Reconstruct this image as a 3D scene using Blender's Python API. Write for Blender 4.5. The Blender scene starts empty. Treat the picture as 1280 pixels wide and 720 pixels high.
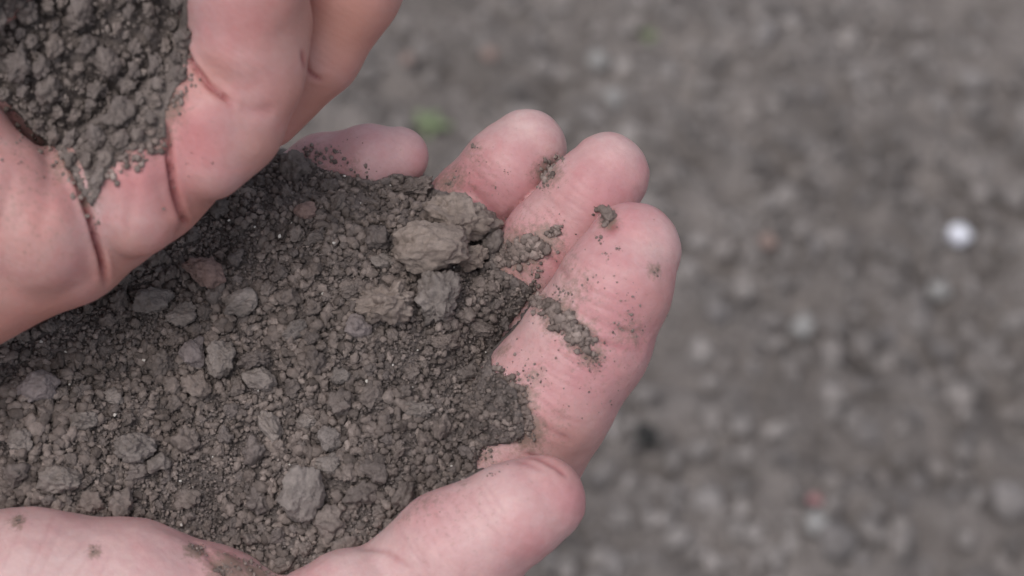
import bpy, math, random
import numpy as np
from mathutils import Matrix, Vector, Euler

random.seed(7)
rng = np.random.default_rng(7)
scene = bpy.context.scene

# ------------------------------------------------------------------ camera, sky, sun, exposure
PITCH = math.radians(50.0)          # camera looks down by this much
LENS, FOCUS, GROUND_D = 85.0, 31.0, 82.0        # mm, cm, cm
FPX = 1280 * LENS / 36.0                         # focal length in photo pixels
UPV = Vector((0, math.sin(PITCH), math.cos(PITCH)))
FWD = Vector((0, math.cos(PITCH), -math.sin(PITCH)))
RGT = Vector((1, 0, 0))
CAM = Vector((0, 0, GROUND_D * math.sin(PITCH) / 100.0))
cd = bpy.data.cameras.new('camera')
cam = bpy.data.objects.new('camera', cd)
scene.collection.objects.link(cam)
cam.location = CAM
cam.rotation_euler = (math.pi / 2 - PITCH, 0, 0)
cd.lens = LENS
cd.sensor_width = 36
cd.clip_start = 0.01
cd.clip_end = 500
cd.dof.use_dof = True
cd.dof.focus_distance = FOCUS / 100.0 - 0.004
cd.dof.aperture_fstop = 23
scene.camera = cam

SUN_EL, SUN_AZ = math.radians(66), math.radians(-148)   # azimuth from +Y, towards +X
world = bpy.data.worlds.new('World')
scene.world = world
world.use_nodes = True
nt = world.node_tree
bg = nt.nodes['Background']
sky = nt.nodes.new('ShaderNodeTexSky')
sky.sky_type = 'NISHITA'
sky.sun_disc = False
sky.sun_elevation = SUN_EL
sky.sun_rotation = SUN_AZ
sky.dust_density = 3.0
hsv = nt.nodes.new('ShaderNodeHueSaturation')            # thin even cloud: a greyer sky
hsv.inputs['Saturation'].default_value = 0.42
nt.links.new(sky.outputs[0], hsv.inputs['Color'])
nt.links.new(hsv.outputs[0], bg.inputs['Color'])
bg.inputs['Strength'].default_value = 0.15
sd = bpy.data.lights.new('sun', 'SUN')
sd.energy = 1.15
sd.angle = math.radians(36)
sd.color = (1.0, 0.96, 0.9)
sun = bpy.data.objects.new('sun', sd)
scene.collection.objects.link(sun)
sdir = Vector((math.sin(SUN_AZ) * math.cos(SUN_EL), math.cos(SUN_AZ) * math.cos(SUN_EL), math.sin(SUN_EL)))
sun.rotation_euler = sdir.to_track_quat('Z', 'Y').to_euler()
sun.location = sdir * 3

scene.view_settings.view_transform = 'Standard'
scene.view_settings.look = 'None'
scene.view_settings.exposure = 0.13
scene.view_settings.gamma = 1.0

# ------------------------------------------------------------------ coordinates
# local frame, in cm: x right, y up in the view, z towards the camera, origin 31 cm in front of it
R3 = np.array([list(RGT), list(UPV), list(-FWD)], dtype=np.float64)     # rows
ORG = np.array(CAM + FWD * FOCUS / 100.0)

def to_world(p):
    return (np.asarray(p, dtype=np.float64) / 100.0) @ R3 + ORG

def P(px, py, z):
    s = (FOCUS - np.asarray(z, float)) / FPX
    return np.stack([(px - 640) * s, (360 - py) * s, z + 0 * s], -1)

def to_px(p):
    s = FPX / (FOCUS - p[..., 2])
    return 640 + p[..., 0] * s, 360 - p[..., 1] * s

def ground_at(px, py, h=0.0):
    d = np.array([(px - 640) / FPX, (360 - py) / FPX, -1.0]) @ R3
    t = (h - CAM.z) / d[2]
    return np.array(CAM) + d * t

# ------------------------------------------------------------------ noise
_perm = np.random.default_rng(3).permutation(4096).astype(np.int64)
_valt = np.random.default_rng(4).uniform(-1, 1, 4096).astype(np.float32)

def vnoise(p):
    p = np.asarray(p, dtype=np.float32)
    i = np.floor(p).astype(np.int64)
    f = p - i
    f = f * f * (3 - 2 * f)
    out = 0
    for dx in (0, 1):
        wx = f[..., 0] if dx else 1 - f[..., 0]
        hx = _perm[(i[..., 0] + dx) & 4095]
        for dy in (0, 1):
            wy = f[..., 1] if dy else 1 - f[..., 1]
            hy = _perm[(hx + i[..., 1] + dy) & 4095]
            for dz in (0, 1):
                wz = f[..., 2] if dz else 1 - f[..., 2]
                out = out + _valt[(hy + i[..., 2] + dz) & 4095] * (wx * wy * wz)
    return out

def fbm(p, octv=4, gain=0.5):
    a, s, o = 1.0, 0.0, 0
    p = np.asarray(p, dtype=np.float32)
    for k in range(octv):
        o = o + a * vnoise(p)
        s += a
        a *= gain
        p = p * 2.03 + 11.7
    return o / s

# ------------------------------------------------------------------ mesh helpers
def make_mesh(name, verts, faces, smooth=True):
    me = bpy.data.meshes.new(name)
    verts = np.asarray(verts, dtype=np.float32)
    faces = np.asarray(faces, dtype=np.int32)
    n = faces.shape[1]
    me.vertices.add(len(verts))
    me.vertices.foreach_set('co', verts.ravel())
    me.loops.add(faces.size)
    me.loops.foreach_set('vertex_index', faces.ravel())
    me.polygons.add(len(faces))
    me.polygons.foreach_set('loop_start', np.arange(0, faces.size, n, dtype=np.int32))
    me.polygons.foreach_set('loop_total', np.full(len(faces), n, dtype=np.int32))
    me.polygons.foreach_set('use_smooth', np.full(len(faces), smooth))
    me.update(calc_edges=True)
    return me

def link(name, me, mat=None, parent=None):
    o = bpy.data.objects.new(name, me)
    scene.collection.objects.link(o)
    if mat is not None and me is not None and len(me.materials) == 0:
        me.materials.append(mat)
    if parent is not None:
        o.parent = parent
    return o

def tag(o, label=None, cat=None, group=None, kind=None):
    if label: o['label'] = label
    if cat: o['category'] = cat
    if group: o['group'] = group
    if kind: o['kind'] = kind
    return o

def attr(me, name, vals):
    a = me.attributes.new(name, 'FLOAT', 'POINT')
    a.data.foreach_set('value', np.asarray(vals, dtype=np.float32))

def ico(sub):
    import bmesh
    bm = bmesh.new()
    bmesh.ops.create_icosphere(bm, subdivisions=sub, radius=1.0)
    v = np.array([x.co[:] for x in bm.verts])
    f = np.array([[q.index for q in x.verts] for x in bm.faces])
    bm.free()
    return v, f
ICO = {k: ico(k) for k in (1, 2, 3, 4, 5)}

def surface_nets(fn, lo, hi, h):
    lo, hi = np.array(lo, float), np.array(hi, float)
    n = np.ceil((hi - lo) / h).astype(int) + 1
    xs = [lo[k] + h * np.arange(n[k]) for k in range(3)]
    V = np.empty(n, dtype=np.float32)
    for a in range(0, n[0], 16):
        g = np.stack(np.meshgrid(xs[0][a:a + 16], xs[1], xs[2], indexing='ij'), -1).astype(np.float32)
        V[a:a + 16] = fn(g.reshape(-1, 3)).reshape(g.shape[:3])
    V[0] = V[-1] = 1; V[:, 0] = V[:, -1] = 1; V[:, :, 0] = V[:, :, -1] = 1
    S = V < 0
    C = np.zeros(np.array(n) - 1, dtype=np.int8)
    for dx in (0, 1):
        for dy in (0, 1):
            for dz in (0, 1):
                C += S[dx:n[0] - 1 + dx, dy:n[1] - 1 + dy, dz:n[2] - 1 + dz]
    act = (C > 0) & (C < 8)
    idx = -np.ones(act.shape, dtype=np.int64)
    cells = np.argwhere(act)
    idx[act] = np.arange(len(cells))
    acc = np.zeros((len(cells), 3)); cnt = np.zeros(len(cells))
    corners = [(0, 0, 0), (1, 0, 0), (0, 1, 0), (1, 1, 0), (0, 0, 1), (1, 0, 1), (0, 1, 1), (1, 1, 1)]
    for a in range(8):
        for b in range(a + 1, 8):
            ca, cb = np.array(corners[a]), np.array(corners[b])
            if abs(ca - cb).sum() != 1:
                continue
            va = V[tuple((cells + ca).T)]; vb = V[tuple((cells + cb).T)]
            m = (va < 0) != (vb < 0)
            t = np.where(m, va / np.where(m, va - vb, 1), 0)
            acc += np.where(m[:, None], ca + t[:, None] * (cb - ca), 0)
            cnt += m
    verts = lo + h * (cells + acc / cnt[:, None])
    faces = []
    for ax in range(3):
        u, v = (ax + 1) % 3, (ax + 2) % 3
        sl0 = [slice(None)] * 3; sl1 = [slice(None)] * 3
        sl0[ax] = slice(0, -1); sl1[ax] = slice(1, None)
        A, B = S[tuple(sl0)], S[tuple(sl1)]
        e = np.argwhere(A != B)
        ok = (e[:, u] > 0) & (e[:, v] > 0) & (e[:, u] < n[u] - 1) & (e[:, v] < n[v] - 1)
        e = e[ok]
        flip = A[tuple(e.T)]
        du = np.zeros(3, int); du[u] = 1
        dv = np.zeros(3, int); dv[v] = 1
        q = np.stack([idx[tuple((e - du - dv).T)], idx[tuple((e - dv).T)], idx[tuple(e.T)], idx[tuple((e - du).T)]], 1)
        q[~flip] = q[~flip][:, ::-1]
        faces.append(q)
    return verts, np.concatenate(faces)

def subdiv(v, f):
    e = np.stack([f, np.roll(f, -1, 1)], -1).reshape(-1, 2)
    es = np.sort(e, 1)
    key = es[:, 0] * np.int64(len(v)) + es[:, 1]
    uk, inv = np.unique(key, return_inverse=True)
    mid = (v[uk // len(v)] + v[uk % len(v)]) / 2
    cen = v[f].mean(1)
    ei = len(v) + inv.reshape(-1, 4)
    ci = len(v) + len(uk) + np.arange(len(f))
    nf = []
    for k in range(4):
        nf.append(np.stack([f[:, k], ei[:, k], ci, ei[:, (k + 3) % 4]], 1))
    return np.concatenate([v, mid, cen]), np.concatenate(nf)

# ------------------------------------------------------------------ materials
def new_mat(name):
    m = bpy.data.materials.new(name)
    m.use_nodes = True
    return m, m.node_tree.nodes, m.node_tree.links, m.node_tree.nodes['Principled BSDF']

def noise_node(N, L, vec, scale, detail=4, rough=0.55):
    n = N.new('ShaderNodeTexNoise')
    n.inputs['Scale'].default_value = scale
    n.inputs['Detail'].default_value = detail
    n.inputs['Roughness'].default_value = rough
    L.new(vec, n.inputs['Vector'])
    return n.outputs['Fac']

def ramp(N, L, fac, stops):
    r = N.new('ShaderNodeValToRGB')
    el = r.color_ramp.elements
    while len(el) < len(stops): el.new(0.5)
    for e, (p, c) in zip(el, stops):
        e.position = p
        e.color = (*c, 1) if len(c) == 3 else c
    L.new(fac, r.inputs[0])
    return r.outputs[0]

def mix(N, L, fac, a, b, mode='MIX'):
    m = N.new('ShaderNodeMix')
    m.data_type = 'RGBA'
    m.blend_type = mode
    for s, x in ((m.inputs[0], fac), (m.inputs[6], a), (m.inputs[7], b)):
        if isinstance(x, (int, float)): s.default_value = x
        elif isinstance(x, tuple): s.default_value = (*x, 1)
        else: L.new(x, s)
    return m.outputs[2]

def soil_mat(name, dark, light, tint=None, bump=0.00012, sc=1.0, vary=0.5, fine=1600):
    m, N, L, B = new_mat(name)
    pos = N.new('ShaderNodeNewGeometry').outputs['Position']
    a = noise_node(N, L, pos, 260 * sc, 5, 0.6)
    c = ramp(N, L, a, [(0.30, dark), (0.70, light)])
    b = noise_node(N, L, pos, 1500 * sc, 3, 0.7)
    c = mix(N, L, 0.45, c, ramp(N, L, b, [(0.3, (0.55, 0.55, 0.55)), (0.72, (1.3, 1.3, 1.3))]), 'MULTIPLY')
    rnd = N.new('ShaderNodeObjectInfo').outputs['Random']
    c = mix(N, L, vary, c, ramp(N, L, rnd, [(0, (0.78, 0.78, 0.80)), (0.5, (1.0, 0.98, 0.95)), (1, (1.28, 1.22, 1.16))]), 'MULTIPLY')
    ta = N.new('ShaderNodeAttribute'); ta.attribute_name = 'tone'
    tm = N.new('ShaderNodeMath'); tm.operation = 'ADD'; tm.inputs[1].default_value = 1.0
    L.new(ta.outputs['Fac'], tm.inputs[0])
    tv = N.new('ShaderNodeCombineColor')
    for q_ in range(3): L.new(tm.outputs[0], tv.inputs[q_])
    c = mix(N, L, 1.0, c, tv.outputs[0], 'MULTIPLY')
    lo_ = noise_node(N, L, pos, 60 * sc, 3, 0.5)
    c = mix(N, L, 0.8, c, ramp(N, L, lo_, [(0.3, (0.82, 0.80, 0.79)), (0.7, (1.2, 1.18, 1.17))]), 'MULTIPLY')
    if tint:
        t = noise_node(N, L, pos, 90 * sc, 3)
        tf = ramp(N, L, t, [(0.48, (0, 0, 0)), (0.68, (1, 1, 1))])
        c = mix(N, L, tf, c, tint)
    L.new(c, B.inputs['Base Color'])
    B.inputs['Roughness'].default_value = 0.95
    B.inputs['Specular IOR Level'].default_value = 0.15
    n2 = noise_node(N, L, pos, fine * sc, 6, 0.72)
    bp = N.new('ShaderNodeBump')
    bp.inputs['Strength'].default_value = 1.0
    bp.inputs['Distance'].default_value = bump
    L.new(n2, bp.inputs['Height'])
    L.new(bp.outputs[0], B.inputs['Normal'])
    return m

SOIL = soil_mat('palm_soil', (0.145, 0.122, 0.114), (0.26, 0.222, 0.208), bump=0.0005)
CLOD_TAN = soil_mat('tan_clod_soil', (0.23, 0.188, 0.165), (0.36, 0.30, 0.268), bump=0.0005, vary=0.15)
CLOD_GREY = soil_mat('grey_clod_soil', (0.18, 0.157, 0.147), (0.29, 0.255, 0.24), bump=0.0004, vary=0.3)
CLOD_VIOLET = soil_mat('violet_clod_soil', (0.19, 0.162, 0.16), (0.28, 0.242, 0.24), bump=0.0003, vary=0.1)
CLOD_RED = soil_mat('red_clod_soil', (0.20, 0.135, 0.12), (0.31, 0.22, 0.20), bump=0.0003, vary=0.1)
GROUND_CLOD = soil_mat('ground_clod_soil', (0.16, 0.148, 0.145), (0.30, 0.279, 0.274), bump=0.0008, sc=0.22, vary=0.5, fine=1500)
GROUND = soil_mat('ground_soil', (0.115, 0.105, 0.102), (0.225, 0.208, 0.204), bump=0.0010, sc=0.22, vary=0.7, fine=1500)

def plain_mat(name, c1, c2, rough=0.6, sc=400):
    m, N, L, B = new_mat(name)
    pos = N.new('ShaderNodeNewGeometry').outputs['Position']
    L.new(ramp(N, L, noise_node(N, L, pos, sc, 4), [(0.3, c1), (0.7, c2)]), B.inputs['Base Color'])
    B.inputs['Roughness'].default_value = rough
    return m
MINERAL = plain_mat('pale_mineral', (0.42, 0.39, 0.35), (0.62, 0.58, 0.54), 0.35)

def skin_mat(name, base, pink, pale, warm, seed):
    m, N, L, B = new_mat(name)
    geo = N.new('ShaderNodeNewGeometry')
    tc = N.new('ShaderNodeTexCoord').outputs['Object']
    pos = tc
    mp = N.new('ShaderNodeVectorMath'); mp.operation = 'ADD'
    L.new(pos, mp.inputs[0]); mp.inputs[1].default_value = (seed, seed * 2, 0)
    v = mp.outputs[0]
    def at(n):
        a = N.new('ShaderNodeAttribute'); a.attribute_name = n
        return a.outputs['Fac']
    c = mix(N, L, ramp(N, L, noise_node(N, L, v, 75, 3), [(0.35, (0, 0, 0)), (0.7, (1, 1, 1))]), base, pale)
    c = mix(N, L, ramp(N, L, noise_node(N, L, v, 420, 4, 0.7), [(0.45, (0, 0, 0)), (0.8, (.55, .55, .55))]), c, pink)
    c = mix(N, L, at('flush'), c, pink)
    c = mix(N, L, at('pale'), c, tuple(min(0.62, x * k) for x, k in zip(pale, (1.14, 1.22, 1.22))))
    # blotches under the skin, redder and paler
    bl = noise_node(N, L, v, 190, 5, 0.65)
    c = mix(N, L, 0.5, c, ramp(N, L, bl, [(0.30, (1.10, 1.16, 1.14)), (0.5, (1, 1, 1)), (0.66, (1.0, 0.84, 0.86))]), 'MULTIPLY')
    fs = noise_node(N, L, v, 900, 3, 0.7)
    c = mix(N, L, 0.5, c, ramp(N, L, fs, [(0.35, (1.07, 1.08, 1.08)), (0.65, (0.94, 0.88, 0.88))]), 'MULTIPLY')
    c = mix(N, L, at('warm'), c, warm)
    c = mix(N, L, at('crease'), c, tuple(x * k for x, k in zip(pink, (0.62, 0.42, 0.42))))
    # soil rubbed into the skin, plus shade painted on the upper palm heel
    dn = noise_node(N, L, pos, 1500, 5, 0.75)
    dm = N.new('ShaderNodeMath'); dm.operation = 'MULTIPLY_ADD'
    L.new(at('dirt_shade'), dm.inputs[0]); dm.inputs[1].default_value = 0.62
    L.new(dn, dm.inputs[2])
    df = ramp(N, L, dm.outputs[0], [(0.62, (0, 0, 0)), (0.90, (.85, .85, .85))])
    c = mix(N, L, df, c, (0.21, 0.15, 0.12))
    L.new(c, B.inputs['Base Color'])
    B.inputs['Roughness'].default_value = 0.46
    B.inputs['Specular IOR Level'].default_value = 0.36
    B.inputs['Subsurface Weight'].default_value = 0.25
    B.inputs['Subsurface Radius'].default_value = (1.0, 0.35, 0.2)
    B.inputs['Subsurface Scale'].default_value = 0.0022
    # fine skin relief: pores plus crossing furrows
    vo = N.new('ShaderNodeTexVoronoi'); vo.feature = 'DISTANCE_TO_EDGE'
    vo.inputs['Scale'].default_value = 2300
    L.new(pos, vo.inputs['Vector'])
    ve = ramp(N, L, vo.outputs['Distance'], [(0.0, (0, 0, 0)), (0.12, (1, 1, 1))])
    wv = N.new('ShaderNodeTexWave'); wv.wave_type = 'BANDS'; wv.bands_direction = 'DIAGONAL'
    wv.inputs['Scale'].default_value = 420; wv.inputs['Distortion'].default_value = 9
    wv.inputs['Detail'].default_value = 2; wv.inputs['Detail Scale'].default_value = 0.6
    L.new(pos, wv.inputs['Vector'])
    b1 = N.new('ShaderNodeBump'); b1.inputs['Strength'].default_value = 0.35; b1.inputs['Distance'].default_value = 0.00003
    L.new(ve, b1.inputs['Height'])
    b2 = N.new('ShaderNodeBump'); b2.inputs['Strength'].default_value = 0.3; b2.inputs['Distance'].default_value = 0.00004
    L.new(wv.outputs['Fac'], b2.inputs['Height']); L.new(b1.outputs[0], b2.inputs['Normal'])
    b3 = N.new('ShaderNodeBump'); b3.inputs['Strength'].default_value = 0.35; b3.inputs['Distance'].default_value = 0.00022
    L.new(noise_node(N, L, pos, 260, 5, 0.6), b3.inputs['Height']); L.new(b2.outputs[0], b3.inputs['Normal'])
    L.new(b3.outputs[0], B.inputs['Normal'])
    return m

SPECK = soil_mat('speck_soil', (0.16, 0.125, 0.112), (0.28, 0.228, 0.21), bump=0.0003, vary=0)
SKIN_LOW = skin_mat('lower_hand_skin', (0.50, 0.285, 0.285), (0.47, 0.195, 0.215), (0.55, 0.375, 0.365), (0.43, 0.23, 0.20), 0.0)
SKIN_UP = skin_mat('upper_hand_skin', (0.48, 0.25, 0.232), (0.49, 0.20, 0.205), (0.42, 0.29, 0.29), (0.43, 0.205, 0.165), 0.93)

# ------------------------------------------------------------------ hands as smooth blended volumes
def chain(pts):
    pts = np.array(pts, float)
    c = P(pts[:, 0], pts[:, 1], pts[:, 2])
    r = pts[:, 3] * (FOCUS - pts[:, 2]) / FPX
    return c.astype(np.float32), r.astype(np.float32)

def d_chain(p, ch):
    c, r = ch
    best = None
    if len(c) == 1:
        return np.linalg.norm(p - c[0], axis=1) - r[0]
    for k in range(len(c) - 1):
        a, b = c[k], c[k + 1]
        ab = b - a
        t = np.clip(((p - a) @ ab) / (ab @ ab), 0, 1)
        d = np.linalg.norm(p - a - t[:, None] * ab, axis=1) - (r[k] + t * (r[k + 1] - r[k]))
        best = d if best is None else smin(best, d, 0.12)
    return best

def smin(a, b, k):
    h = np.maximum(k - np.abs(a - b), 0) / k
    return np.minimum(a, b) - h * h * k * 0.25

def volume(groups, lo, hi):
    """groups: list of (blend, chain); joined in order"""
    G = [(k, chain(c)) for k, c in groups]
    lo, hi = np.array(lo), np.array(hi)
    mid, half = (lo + hi) / 2, (hi - lo) / 2
    def fn(p):
        d = None
        for k, ch in G:
            x = d_chain(p, ch)
            d = x if d is None else smin(d, x, k)
        q = np.abs(p - mid) - (half - 0.25)
        return np.maximum(d, q.max(1)).astype(np.float32)
    return fn

def grad(fn, p, e=0.03):
    g = 0
    for s in ((1, 1, 1), (1, -1, -1), (-1, 1, -1), (-1, -1, 1)):
        s = np.array(s, dtype=np.float32)
        g = g + s * fn(p + s * e)[:, None]
    return g / (4 * e)

def poly_dist(px, py, pts):
    best = np.full(px.shape, 1e9)
    tt = np.zeros(px.shape)
    n = len(pts) - 1
    for k in range(n):
        ax, ay = pts[k]; bx, by = pts[k + 1]
        dx, dy = bx - ax, by - ay
        t = np.clip(((px - ax) * dx + (py - ay) * dy) / (dx * dx + dy * dy + 1e-9), 0, 1)
        d = np.hypot(px - ax - t * dx, py - ay - t * dy)
        m = d < best
        best = np.where(m, d, best)
        tt = np.where(m, (k + t) / n, tt)
    return best, tt

def build_hand(name, fn, lo, hi, h, mat, creases, flush, warm, dirt_shade, relief, pale=(), red=()):
    v, f = surface_nets(fn, lo, hi, h)
    v, f = subdiv(v, f)
    v = v.astype(np.float32)
    for _ in range(2):
        g = grad(fn, v)
        n2 = (g * g).sum(1) + 1e-6
        v = v - np.clip(fn(v) / n2, -0.1, 0.1)[:, None] * g
    g = grad(fn, v)
    nrm = g / (np.linalg.norm(g, axis=1)[:, None] + 1e-6)
    px, py = to_px(v)
    face = np.clip((nrm[:, 2] - 0.02) / 0.3, 0, 1)
    dsp = relief * fbm(v * 1.3, 3) + 0.25 * relief * fbm(v * 6, 2)
    cr = np.zeros(len(v))
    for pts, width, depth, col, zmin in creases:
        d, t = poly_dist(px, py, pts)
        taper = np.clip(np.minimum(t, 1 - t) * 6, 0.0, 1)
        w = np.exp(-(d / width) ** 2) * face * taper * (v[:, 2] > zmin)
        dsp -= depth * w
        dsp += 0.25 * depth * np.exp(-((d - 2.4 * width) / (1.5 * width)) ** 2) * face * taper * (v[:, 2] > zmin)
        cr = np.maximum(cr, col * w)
    v = v + dsp[:, None] * nrm
    def blobs(lst):
        o = np.zeros(len(v))
        for x, y, r, a in lst:
            o = np.maximum(o, a * np.exp(-((px - x) ** 2 + (py - y) ** 2) / (r * r)))
        return o
    me = make_mesh(name, to_world(v), f)
    attr(me, 'flush', np.clip(blobs(flush), 0, 1))
    attr(me, 'warm', np.clip(blobs(warm) , 0, 1))
    attr(me, 'pale', np.clip(blobs(pale) + 0 * px, 0, 1))
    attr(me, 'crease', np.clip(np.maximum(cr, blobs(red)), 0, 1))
    attr(me, 'dirt_shade', np.clip(blobs(dirt_shade) * face, 0, 1))
    return link(name, me, mat)

LOW = [
    # palm and wrist under the soil
    (0.3, [(470, 560, -1.7, 105), (330, 470, -2.2, 120), (250, 400, -2.5, 110)]),
    (0.6, [(430, 640, -1.2, 110), (150, 600, -1.5, 150), (-120, 600, -1.2, 180), (-420, 700, -1.0, 190), (-900, 860, -1.2, 220)]),
    (0.6, [(250, 420, -2.5, 110), (60, 480, -2.2, 140), (-200, 560, -1.6, 170)]),
    # pinky, ring, middle, index
    (0.5, [(250, 390, -2.4, 80)]),
    (0.05, [(497, 196, -0.90, 38), (460, 199, -0.85, 41), (400, 212, -1.1, 42), (340, 255, -1.6, 48), (270, 350, -2.2, 70)]),
    (0.05, [(660, 186, -0.55, 49), (635, 211, -0.5, 54), (590, 262, -0.8, 56), (530, 340, -1.4, 60), (440, 430, -1.9, 80)]),
    (0.05, [(760, 218, 0.15, 53), (736, 248, 0.2, 58), (690, 306, 0.0, 61), (630, 388, -0.5, 62), (560, 480, -1.1, 72), (450, 580, -1.5, 90)]),
    (0.05, [(790, 315, 1.10, 62), (770, 358, 1.20, 71), (734, 426, 1.0, 80), (682, 498, 0.75, 86), (632, 574, 0.3, 92), (560, 680, -0.4, 95), (420, 740, -0.9, 110)]),
    # thenar, thumb
    (0.35, [(-260, 800, 1.3, 160), (40, 775, 1.6, 139), (160, 777, 1.55, 126), (250, 792, 1.4, 112), (320, 812, 1.2, 100), (430, 850, 1.0, 110)]),
    (0.05, [(676, 624, 1.95, 56), (644, 641, 2.0, 64), (570, 690, 1.8, 80), (490, 762, 1.4, 84), (360, 850, 1.0, 110)]),
    (0.10, [(442, 770, 1.75, 86), (330, 860, 1.3, 110)]),
]
lo_l, hi_l = (-9.5, -5.6, -4.6), (3.0, 2.9, 3.4)
f_low = volume(LOW, lo_l, hi_l)

UP = [
    (0.3, [(-700, 520, 2.2, 190), (-200, 400, 2.4, 135), (-50, 322, 2.4, 118), (73, 289, 2.4, 95), (173, 215, 2.4, 92), (262, 135, 2.45, 88), (303, 40, 2.6, 78), (300, -160, 2.8, 78)]),
    # hollow of the hand behind the soil
    (0.5, [(-250, 120, 1.2, 150), (40, 60, 1.4, 130), (180, -120, 1.6, 130)]),
    # ring finger beyond the little one
    (0.015, [(500, -180, 2.0, 76), (432, -15, 1.75, 68), (392, 66, 1.6, 57), (330, 135, 1.4, 52)]),
    # heel of the palm, pad, base and middle of the little finger
    (0.12, [(-500, 330, 3.0, 160), (-160, 290, 3.0, 130), (-10, 262, 2.85, 96), (48, 290, 2.95, 78)]),
    (0.20, [(-70, 195, 2.8, 92)]),
    (0.06, [(166, 216, 3.0, 54), (168, 262, 2.85, 60)]),
    (0.10, [(258, 142, 3.0, 50), (256, 196, 2.75, 56)]),
    (0.22, [(305, 50, 3.05, 66), (307, -20, 3.25, 76), (300, -170, 3.3, 78)]),
    (0.30, [(345, 30, 2.9, 40), (330, 100, 2.85, 46), (300, 165, 2.75, 48)]),
    (0.1, [(-28, -38, 3.2, 76), (-260, -160, 3.0, 100)]),
]
lo_u, hi_u = (-9.5, -1.9, -1.2), (-1.0, 6.0, 5.6)
f_up = volume(UP, lo_u, hi_u)

# clean creases: (points in the view, width px, depth cm, colour, only above this z)
creases_low = [
    ([(655, 372), (700, 392), (745, 425), (795, 440)], 3.5, 0.018, 0.45, 0.3),
    ([(668, 366), (712, 384), (760, 408), (806, 418)], 3, 0.010, 0.3, 0.3),
    ([(612, 470), (650, 505), (690, 540), (722, 556)], 4, 0.015, 0.3, 0.2),
    ([(622, 455), (665, 490), (705, 522), (740, 530)], 3, 0.007, 0.2, 0.2),
    ([(632, 285), (668, 305), (706, 340), (712, 352)], 4, 0.018, 0.4, -0.5),
    ([(560, 228), (590, 240), (615, 262), (628, 280)], 4, 0.015, 0.3, -1.5),
    ([(650, 566), (672, 572), (695, 583), (712, 598)], 3, 0.022, 0.6, 1.0),
    ([(640, 572), (662, 580), (680, 590)], 3, 0.010, 0.3, 1.0),
    ([(365, 716), (400, 692), (440, 680), (484, 690), (520, 716)], 4, 0.02, 0.35, 1.0),
    ([(190, 650), (235, 668), (262, 695), (290, 730)], 5, 0.03, 0.35, 0.5),
    ([(205, 640), (262, 672), (320, 712)], 3, 0.012, 0.3, 0.5),
]
creases_up = [
    ([(70, 175), (92, 215), (112, 270), (126, 320), (134, 362)], 3.4, 0.12, 1.0, 1.0),
    ([(206, 150), (211, 195), (217, 235), (228, 272), (236, 285)], 3.4, 0.10, 1.0, 1.0),
    ([(226, 50), (240, 82), (262, 108), (296, 133)], 3.2, 0.08, 1.0, 1.0),
    ([(296, 133), (318, 139), (345, 136)], 8, 0.02, 0.25, 1.0),
    ([(378, 60), (382, 84), (390, 94), (404, 102)], 2.8, 0.035, 0.9, 0.5),
    ([(70, 130), (62, 220), (50, 300)], 9, 0.02, 0.0, 1.0),
    ([(160, 180), (166, 240), (158, 300)], 8, 0.02, 0.1, 1.0),
    ([(20, 200), (0, 280), (-30, 360)], 10, 0.025, 0.1, 1.0),
]
def fine_lines(centre, ang, n, gap, half, r, zmin):
    out = []
    for k in range(n):
        o = (k - n / 2) * gap + r.uniform(-.3, .3) * gap
        a = math.radians(ang + r.uniform(-9, 9))
        cx = centre[0] - math.sin(math.radians(ang)) * o; cy = centre[1] + math.cos(math.radians(ang)) * o
        h_ = half * r.uniform(.5, 1.1); sh = r.uniform(-.25, .25) * half
        out.append(([(cx + math.cos(a) * (sh + t * h_), cy + math.sin(a) * (sh + t * h_) + r.uniform(-1.5, 1.5)) for t in (-1, -.5, 0, .5, 1)], 2.2, 0.006, 0.12, zmin))
    return out
_rl = np.random.default_rng(2)
creases_low += fine_lines((745, 400), 28, 9, 13, 55, _rl, 0.4) + fine_lines((690, 500), 30, 8, 13, 50, _rl, 0.3) + fine_lines((700, 260), 40, 6, 14, 38, _rl, -.4)
creases_low += fine_lines((610, 225), 40, 5, 14, 34, _rl, -1.5) + fine_lines((560, 660), 58, 9, 16, 45, _rl, 1.0) + fine_lines((100, 720), -60, 12, 22, 60, _rl, 1.2)
creases_up += [(a, 3.5, 0.003, 0.05, z) for a, b, c, d, z in fine_lines((60, 290), 70, 7, 20, 60, _rl, 2.0) + fine_lines((170, 250), 80, 5, 17, 45, _rl, 2.0) + fine_lines((250, 190), 75, 5, 16, 45, _rl, 2.0)]
flush_low = [(497, 196, 46, .75), (470, 185, 40, .5), (600, 250, 60, .6), (650, 200, 40, .35), (770, 250, 60, .5), (690, 300, 50, .3),
             (765, 330, 30, .5), (780, 400, 70, .55), (700, 500, 50, .45), (735, 470, 50, .6), (720, 620, 45, .7), (660, 690, 50, .6), (640, 590, 30, .3),
             (560, 640, 60, .35), (250, 720, 60, .25)]
warm_low = [(715, 560, 45, .6), (700, 540, 40, .4), (640, 355, 30, .3), (840, 380, 40, .3)]
flush_up = [(250, 180, 48, .85), (300, 30, 55, .5), (170, 220, 45, .8), (60, 240, 60, .35), (345, 110, 50, .4), (230, 240, 40, .6), (100, 330, 30, .4)]
warm_up = [(40, 290, 80, .35), (430, 30, 90, .95), (400, 130, 60, .9), (0, 430, 80, .8), (60, 405, 60, .8), (150, 345, 50, .7), (250, 270, 40, .7), (330, 190, 40, .6),
           (-25, -30, 90, .5), (260, 90, 30, .4)]  # lower edge's bounce light, ring finger's shade and palm darkening put into colour
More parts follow.
